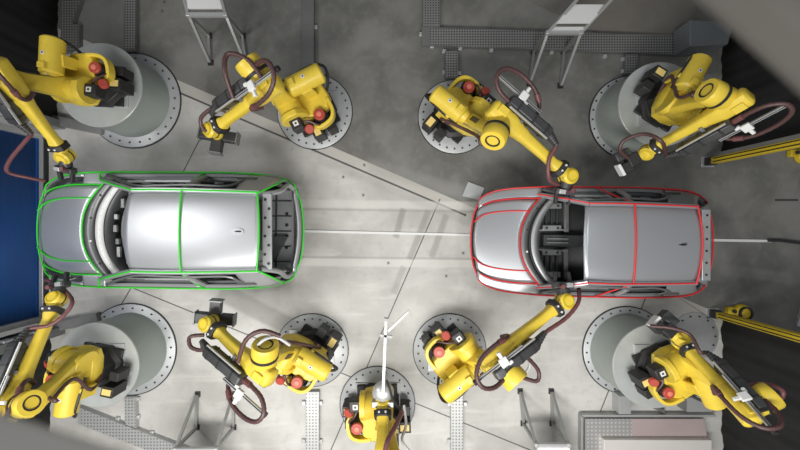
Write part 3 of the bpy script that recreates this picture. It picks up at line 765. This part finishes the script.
    mb.tube(lp, R_, 6, closed=True)
    for sg in (-1, 1):
        mb.tube([T(x, sg * min(hwid(x), hw0 * .77) * (.72 if 1 else 1), hoodz(x, .6 * hw0) + e) for x in [lerp(.03, cow(hw0 * .55) - .02, i / 12) for i in range(13)]], R_, 6)
        mb.tube([T(x, sg * min(hwid(x) + .01, hw0 * .79), hoodz(x, hwid(x)) + e) for x in [lerp(.16, cow(hw0 * .79), i / 12) for i in range(13)]], R_, 6)
        A0 = T(cow(hw0 * .80) - .05, sg * hw0 * .87, zs(xc) + .06); A1 = T(xr0 + .10, sg * (rw0 + .005), ztop - .02)
        mb.tube([A0, A0.lerp(A1, .5) + V((0, 0, .045)), A1] + [T(lerp(xr0 + .1, xr1, t), sg * (rw0 + .012 - .03 * t * t), ztop - .018 + .02 * math.sin(PI * t)) for t in (.2, .4, .6, .8, 1.0)], R_, 6)
        mb.tube([T(xdoor[0] - .12, sg * hw0 * .87, zs(xc) + .05), T(xdoor[0] - .14, sg * hw0 * .95, zs(xc) + .03), T(xdoor[0] - .14, sg * hw0 * 1.01, zs(xc) + e)], R_, 6)
        mb.tube([T(xdoor[1] - .05, sg * (rw0 + .015), ztop - .01), T(xdoor[1] - .03 - (0 if tail_open else .22), sg * lerp(rw0, hw0, .55), lerp(ztop, zs(2), .5) + .03), T(xdoor[1] - (0 if tail_open else .35), sg * hw0 * 1.012, zs(2) + e)], R_, 6)
        if tail_open: mb.tube([T(xr1, sg * (rw0 - .02), ztop - .02), T(lerp(xr1, L, .4), sg * lerp(rw0, hw0, .35), lerp(ztop, zs(L), .35)), T(L - .25, sg * hw0 * .90, zs(L) + .02)], R_, 6)
    mb.tube([T(cow(y) - .012, y, hoodz(cow(y), y) + e) for y in [hw0 * .84 * (-1 + 2 * j / 24) for j in range(25)]], R_, 6)
    mb.tube([T(xdoor[1] - .05, y, ztop + .045 * (1 - (y / rw0) ** 2) + .012) for y in [(rw0 - .01) * (-1 + 2 * j / 16) for j in range(17)]], R_, 6)
    mb.tube([T(xr1 + .02 - .05 * (y / rw0) ** 2, y, ztop - .015 + .045 * (1 - (y / rw0) ** 2)) for y in [(rw0 - .01) * (-1 + 2 * j / 16) for j in range(17)]], R_, 6)
    mb.build('outline_strip', lmat, root, label='thin %s line along the panel edges' % lname)
    # carrier under the body
    sk = empty('conveyor_skid', T(L / 2, 0, 0), 'dark carrier skid under the %s outlined car' % lname, 'skid')
    for sg in (-1, 1):
        MB().bar(T(.9, sg * .45, .09), T(L - 1.2, sg * .45, .09), .12, .18).build('runner', 'dark', sk)
        for x in (1.1, L - 1.4): MB().box(T(x, sg * .45, .265), (.10, .10, .165)).build('support_post', 'dark', sk)
    for x in (1.1, L - 1.4): MB().bar(T(x, -.39, .10), T(x, .39, .10), .10, .10).build('cross_bar', 'dark', sk)
    return root
car('car_body', 'bare bright steel car body with green outline and open tail on the left', (-6.27, -.065, 0), math.radians(-.5), 4.61, 1.90,
    1.02, 2.08, 4.13, 2.97, 'car1', 'green', 'green', True, .615, 1.52, True)
car('car_body', 'bare grey steel car body with red outline and closed tailgate on the right', (1.24, -.25, 0), math.radians(-.9), 3.92, 1.80,
    .77, 1.55, 3.30, 2.30, 'car2', 'redline', 'red', False, .60, 1.50, False)

# ------------------------------------------------------------------ floor rails
def strip(name, pts, w, z0, z1, m, label, cat, group=None):
    mb = MB()
    for a, b in zip(pts, pts[1:]): mb.bar(at(*a) + V((0, 0, (z0 + z1) / 2)), at(*b) + V((0, 0, (z0 + z1) / 2)), w, z1 - z0)
    o = mb.build(name, m, bevel=.004); return tag(o, label, cat, group)
strip('guide_rail', [(303, 231), (474, 235)], .045, .001, .018, 'white', 'thin white guide rail on the floor between the two cars', 'rail')
strip('guide_rail', [(706, 240), (771, 241)], .05, .001, .018, 'white', 'thin white guide rail on the floor right of the red outlined car', 'rail')
tag(MB().tube(spline([at(768, 240.5, .03), at(780, 240.5, .03), at(792, 242, .03), at(806, 243.5, .03)], 6), .028, 8).build('floor_cable', 'black'), 'black cable on the floor at the end of the right hand guide rail', 'cable')
tag(MB().prism([(p.x, p.y) for p in (at(468, 182), at(484, 188), at(479, 200), at(462, 196))], .001, .03).build('floor_cover', 'steel'), 'small pale metal cover plate on the floor at the nose of the red outlined car', 'plate')

# ------------------------------------------------------------------ cable trays
def tray(label, pieces, h=.09, m='perf', edge='tray', clips=()):
    """pieces: list of pixel rectangles/quads of one tray run"""
    allp = [at(*p) for q in pieces for p in q]
    c = sum(allp, V((0, 0, 0))) / len(allp)
    root = empty('cable_tray', (c.x, c.y, 0), label, 'cable tray')
    for q in pieces:
        pp = [at(px, py, h) for px, py in q]
        MB().prism([(p.x, p.y) for p in pp], .004, h).build('side_wall', edge, root)
        cc = sum(pp, V((0, 0, 0))) / len(pp)
        MB().prism([(p.x + (cc.x - p.x) * .06, p.y + (cc.y - p.y) * .04) for p in pp], h, h + .006).build('cover', m, root)
    for (px, py) in clips:
        p = at(px, py)
        MB().box((p.x, p.y, .025), (.07, .07, .05)).build('foot_clip', 'alu', root, bevel=.006)
    return root
rect = lambda x0, y0, x1, y1: [(x0, y0), (x1, y0), (x1, y1), (x0, y1)]
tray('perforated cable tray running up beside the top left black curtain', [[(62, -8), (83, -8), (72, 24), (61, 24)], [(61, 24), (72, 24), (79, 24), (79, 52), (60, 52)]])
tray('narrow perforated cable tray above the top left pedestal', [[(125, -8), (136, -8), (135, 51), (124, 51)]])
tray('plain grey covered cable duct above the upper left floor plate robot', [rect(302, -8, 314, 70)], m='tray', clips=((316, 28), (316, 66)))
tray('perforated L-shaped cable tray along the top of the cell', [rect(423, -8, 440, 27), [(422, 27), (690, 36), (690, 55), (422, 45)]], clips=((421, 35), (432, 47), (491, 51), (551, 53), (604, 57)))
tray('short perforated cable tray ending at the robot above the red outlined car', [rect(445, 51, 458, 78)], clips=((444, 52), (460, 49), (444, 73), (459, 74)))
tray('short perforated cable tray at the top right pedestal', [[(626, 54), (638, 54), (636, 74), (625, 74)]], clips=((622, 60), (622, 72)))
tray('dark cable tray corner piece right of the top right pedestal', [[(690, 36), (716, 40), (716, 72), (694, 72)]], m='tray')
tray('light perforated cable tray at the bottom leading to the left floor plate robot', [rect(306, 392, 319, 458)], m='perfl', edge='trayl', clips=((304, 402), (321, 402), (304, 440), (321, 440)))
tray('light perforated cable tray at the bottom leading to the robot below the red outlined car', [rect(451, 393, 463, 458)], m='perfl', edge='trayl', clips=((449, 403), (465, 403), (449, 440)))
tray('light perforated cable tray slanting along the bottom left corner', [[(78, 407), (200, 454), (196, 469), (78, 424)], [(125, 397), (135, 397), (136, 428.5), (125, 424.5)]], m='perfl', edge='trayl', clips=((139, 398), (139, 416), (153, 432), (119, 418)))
# blue-grey junction box and dark cable at the trays
tag(MB().prism([(p.x, p.y) for p in (at(690, 20, .5), at(734, 22, .5), at(728, 44, .5), at(690, 46, .5))], .10, .5).build('cabinet', mat('blue_grey_box', (.17, .19, .20), .5, .2, .1, 4), bevel=.01), 'blue-grey control cabinet at the right end of the top cable tray', 'cabinet')
tag(MB().prism([(p.x, p.y) for p in (at(505, -10), at(700, -10), at(690, 40), at(600, 34))], .001, .012).build('floor_sheet', mat('brown_grey_sheet', (.20, .19, .17), .5, .1, .2, 3)), 'brownish grey floor sheet behind the top walkway', 'floor sheet')
# tie bar and brackets linking pedestals
def tiebar(label, a, b, w=.10, h=.07, z=.04, m='mid'):
    return tag(MB().bar(at(*a) + V((0, 0, z)), at(*b) + V((0, 0, z)), w, h).build('floor_channel', m, bevel=.006), label, 'channel')
tiebar('dark floor channel between the blue door and the top left pedestal', (40, 118), (106, 131), .18, .12, .062, 'mid')
tiebar('dark floor channel between the blue door and the bottom left pedestal', (40, 330), (102, 316), .18, .12, .062, 'mid')

# ------------------------------------------------------------------ walkway steps (platforms on triangular legs)
def stand(label, feet, dirn, panels, zt=.70):
    """feet: [(A, B)] pixel pairs on the floor: A front foot, B rear foot under the platform edge"""
    root = empty('step_platform', at(*feet[0][1]), label, 'step platform')
    tops = []
    for A, B in feet:
        a, b = at(*A), at(*B); t = V((b.x, b.y, zt)); tops.append(t)
        lg = MB().bar(a + V((0, 0, .03)), b + V((0, 0, .03)), .05, .05).build('foot_rail', 'frame', root)
        MB().bar(b + V((0, 0, .0)), t, .05, .05, (1, 0, 0)).build('post', 'frame', root)
        MB().bar(a + V((0, 0, .05)), t - V((0, 0, .03)), .045, .045).build('brace', 'frame', root)
        for p in (a, b): MB().box((p.x, p.y, .012), (.10, .10, .022)).build('foot_pad', 'black', root)
        MB().box(t + V((0, 0, .0)), (.07, .07, .07)).build('corner_joint', 'alu', root, bevel=.01)
    MB().bar(tops[0], tops[1], .06, .06).build('cross_bar', 'alu', root)
    dv = V((dirn[0], dirn[1], 0)).normalized()
    for off, dep, zz, m in panels:
        a, b = tops[0] + dv * off, tops[1] + dv * off; c_, e_ = a + dv * dep, b + dv * dep
        MB().prism([(a.x, a.y), (b.x, b.y), (e_.x, e_.y), (c_.x, c_.y)], zz, zz + .03).build('tread', m, root)
    far = panels[-1][0] + panels[-1][1]
    for t in tops:
        MB().bar(t + V((0, 0, -.02)), t + dv * far + V((0, 0, panels[-1][2] - zt - .02)), .05, .06).build('stringer', 'frame', root)
        p = t + dv * far; MB().bar(V((p.x, p.y, 0)), V((p.x, p.y, panels[-1][2])), .05, .05, (1, 0, 0)).build('post', 'frame', root)
    return root
stand('white topped step platform on triangular legs at the top left', [((211, 63), (209.5, 36)), ((247, 65), (243, 36))], (-.2, 1), [(.10, .28, .70, 'white'), (.42, .5, .9, 'white')])
stand('pale stair flight on triangular legs at the top right', [((529, 84), (533, 52)), ((560, 86), (563, 52))], (.55, .6), [(.02, .10, .70, 'white'), (.14, .42, .80, 'white'), (.60, .35, 1.0, 'white'), (1.0, .4, 1.2, 'perf')])
stand('bare step platform on triangular legs at the bottom left', [((198, 394), (197, 427)), ((234, 394), (234, 427))], (0, -1), [(.03, .5, .70, 'white')])
stand('white step platform on triangular legs at the bottom right', [((520, 391), (523, 423)), ((551, 391), (552, 423))], (.1, -1), [(.01, .12, .70, 'white'), (.14, .5, .70, 'trayl')])

# ------------------------------------------------------------------ bottom right platform
pf = empty('tread_platform', at(645, 433), 'studded metal tread platform at the bottom right below the pedestal', 'platform')
zt = .12
q = [at(585, 419, zt), at(632, 419, zt), at(632, 462, zt), at(585, 462, zt)]
MB().prism([(p.x, p.y) for p in q], zt - .03, zt).build('tread', 'tread', pf)
q = [at(632, 419, zt), at(704, 419, zt), at(712, 462, zt), at(632, 462, zt)]
MB().prism([(p.x, p.y) for p in q], zt - .03, zt - .002).build('sheet', 'pink', pf, label='plain reddish tinted metal sheet')
mb = MB()
a, b = at(582, 416, zt), at(716, 416, zt)
mb.bar(V((a.x, a.y, zt / 2)), V((b.x, b.y, zt / 2)), .04, zt); a2 = at(582, 462, zt); mb.bar(V((a.x, a.y, zt / 2)), V((a2.x, a2.y, zt / 2)), .04, zt)
mb.build('side_frame', 'trayl', pf)
for x in (596, 690):
    p = at(x, 452, 0); MB().box((p.x, p.y, zt / 2 - .015), (.06, .06, zt - .03)).build('leg', 'tray', pf)
tag(MB().prism([(p.x, p.y) for p in (at(604, 440, .22), at(712, 440, .22), at(712, 470, .22), at(604, 470, .22))], .12, .22).build('grey_ledge', mat('pale_ledge', (.64, .62, .60), .5, .1, .06, 3), bevel=.01), 'plain grey ledge lying over the studded platform at the bottom edge', 'ledge')
tray('plain grey duct from the tread platform up to the bottom right pedestal', [[(619, 396), (631, 396), (631, 414), (619, 414)]], m='trayl', edge='trayl', h=.22)
tray('wide plain grey duct box between the tread platform and the black curtain', [[(686, 398), (713, 392), (713, 412), (686, 412)]], m='trayl', edge='tray', h=.22, clips=((684, 408),))
tag(MB().bar(at(633, 398, .04), at(664, 411, .04), .06, .07).build('brace_bar', 'tray', bevel=.006), 'grey sloping brace bar beside the bottom right pedestal', 'bar')

# ------------------------------------------------------------------ yellow light-curtain posts
def post(px, py, hgt, label):
    c = at(px, py)
    root = empty('safety_post', c, label, 'post')
    MB().box((c.x, c.y, .01), (.24, .20, .02)).build('base_plate', 'alu', root, bevel=.004)
    MB().box((c.x, c.y, .09), (.15, .15, .14)).build('foot', 'black', root, bevel=.01)
    MB().box((c.x, c.y, .16 + (hgt - .16) / 2), (.13, .12, hgt - .16)).build('column', 'yellow2', root, bevel=.012)
    for sy in (-1, 1): MB().box((c.x - .066, c.y + sy * .03, .16 + (hgt - .16) / 2), (.006, .018, hgt - .25)).build('lens_strip', 'black', root)
    MB().box((c.x, c.y, hgt + .03), (.13, .12, .06)).build('top_cap', 'black', root)
post(707, 162, 2.4, 'tall yellow light curtain post on a white base plate at the upper black curtain')
post(712, 313, 2.4, 'tall yellow light curtain post at the lower black curtain')
def lump(px, py, label):
    c = at(px, py, 0); r = empty('floor_bracket', c, label, 'bracket')
    mb = MB(); mb.lathe(c + V((.06, .02, 0)), [(.16, 0), (.16, .08), (.12, .13), (.05, .15)], 20); mb.box(c + V((-.13, .06, .05)), (.20, .14, .10)); mb.build('housing', 'yellow2', r, bevel=.02)
    MB().ring(c + V((.06, .02, .12)), .10, .13, .04, 20).build('dial_ring', 'black', r)
    MB().lathe(c + V((-.15, .06, .12)), [(.035, 0), (.035, .03)], 10).build('knob', 'black', r)
lump(736, 313, 'yellow rounded floor bracket beside the lower yellow post')
lump(798, 157, 'yellow rounded floor bracket at the right edge below the upper yellow post')
tag(MB().bar(at(797, 326, .026), at(808, 290, .026), .05, .05).build('grey_rod', 'alu'), 'thin pale grey rod lying on the floor at the right edge', 'rod')

# ------------------------------------------------------------------ out-of-focus beams close to the camera
def beam(a, b, w, h, label, m):
    o = MB().bar(a, b, w, h).build('overhead_beam', m, bevel=.05); tag(o, label, 'beam'); return o
def edge_beam(p, q, z, w, h, label, out, m='beam'):
    a, b = at(*p, z - h / 2), at(*q, z - h / 2); a.z = b.z = z; dv = (b - a).normalized(); nn = V((-dv.y, dv.x, 0))
    if nn.dot(V((out[0], out[1], 0))) < 0: nn = -nn
    a -= dv * .5; b += dv * .5
    return beam(a + nn * w / 2, b + nn * w / 2, w, h, label, m)
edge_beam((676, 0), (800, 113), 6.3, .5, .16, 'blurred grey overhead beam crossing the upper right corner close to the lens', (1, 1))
edge_beam((0, 399), (150, 446), 6.3, .4, .16, 'blurred grey overhead beam crossing the lower left corner close to the lens', (-1, -1), 'beam_lit')

# ------------------------------------------------------------------ light, world, camera
def area(name, loc, target, size, power, col=(1, 1, 1)):
    l = bpy.data.lights.new(name, 'AREA'); l.shape = 'RECTANGLE'; l.size, l.size_y = size; l.energy = power; l.color = col
    o = bpy.data.objects.new(name, l); COL.objects.link(o); o.location = loc
    o.rotation_euler = (V(target) - V(loc)).to_track_quat('-Z', 'Y').to_euler()
    return o
area('hall_lamp', (-2.5, -5.0, 7.6), (-1.5, -1.5, 0), (6, 1.6), 590, (1, .975, .93))
area('hall_lamp', (-7.5, .3, 7.6), (-3.5, 0, 0), (2.0, 3.0), 200, (1, .99, .97))
area('hall_lamp', (1.2, -4.8, 7.6), (1.8, -2.5, 0), (4, 1.4), 350, (1, .975, .93))
area('hall_lamp', (2.5, .5, 7.7), (2.2, 0, 0), (.8, .8), 60, (1, 1, 1))
wd = bpy.data.worlds.new('hall'); SC.world = wd; wd.use_nodes = True
wd.node_tree.nodes['Background'].inputs['Color'].default_value = (.95, .97, 1, 1)
wd.node_tree.nodes['Background'].inputs['Strength'].default_value = .19
cam = bpy.data.cameras.new('camera'); cam.sensor_width = 36; cam.lens = F * 36 / 800
co = bpy.data.objects.new('camera', cam); COL.objects.link(co); co.location = (0, 0, H); co.rotation_euler = (0, 0, 0)
cam.dof.use_dof = True; cam.dof.focus_distance = 5.6; cam.dof.aperture_fstop = .5
cam.clip_start = .05
SC.camera = co
SC.view_settings.view_transform = 'Standard'; SC.view_settings.look = 'None'
SC.view_settings.exposure = 0.0; SC.view_settings.gamma = 1.0; SC.view_settings.use_curve_mapping = False
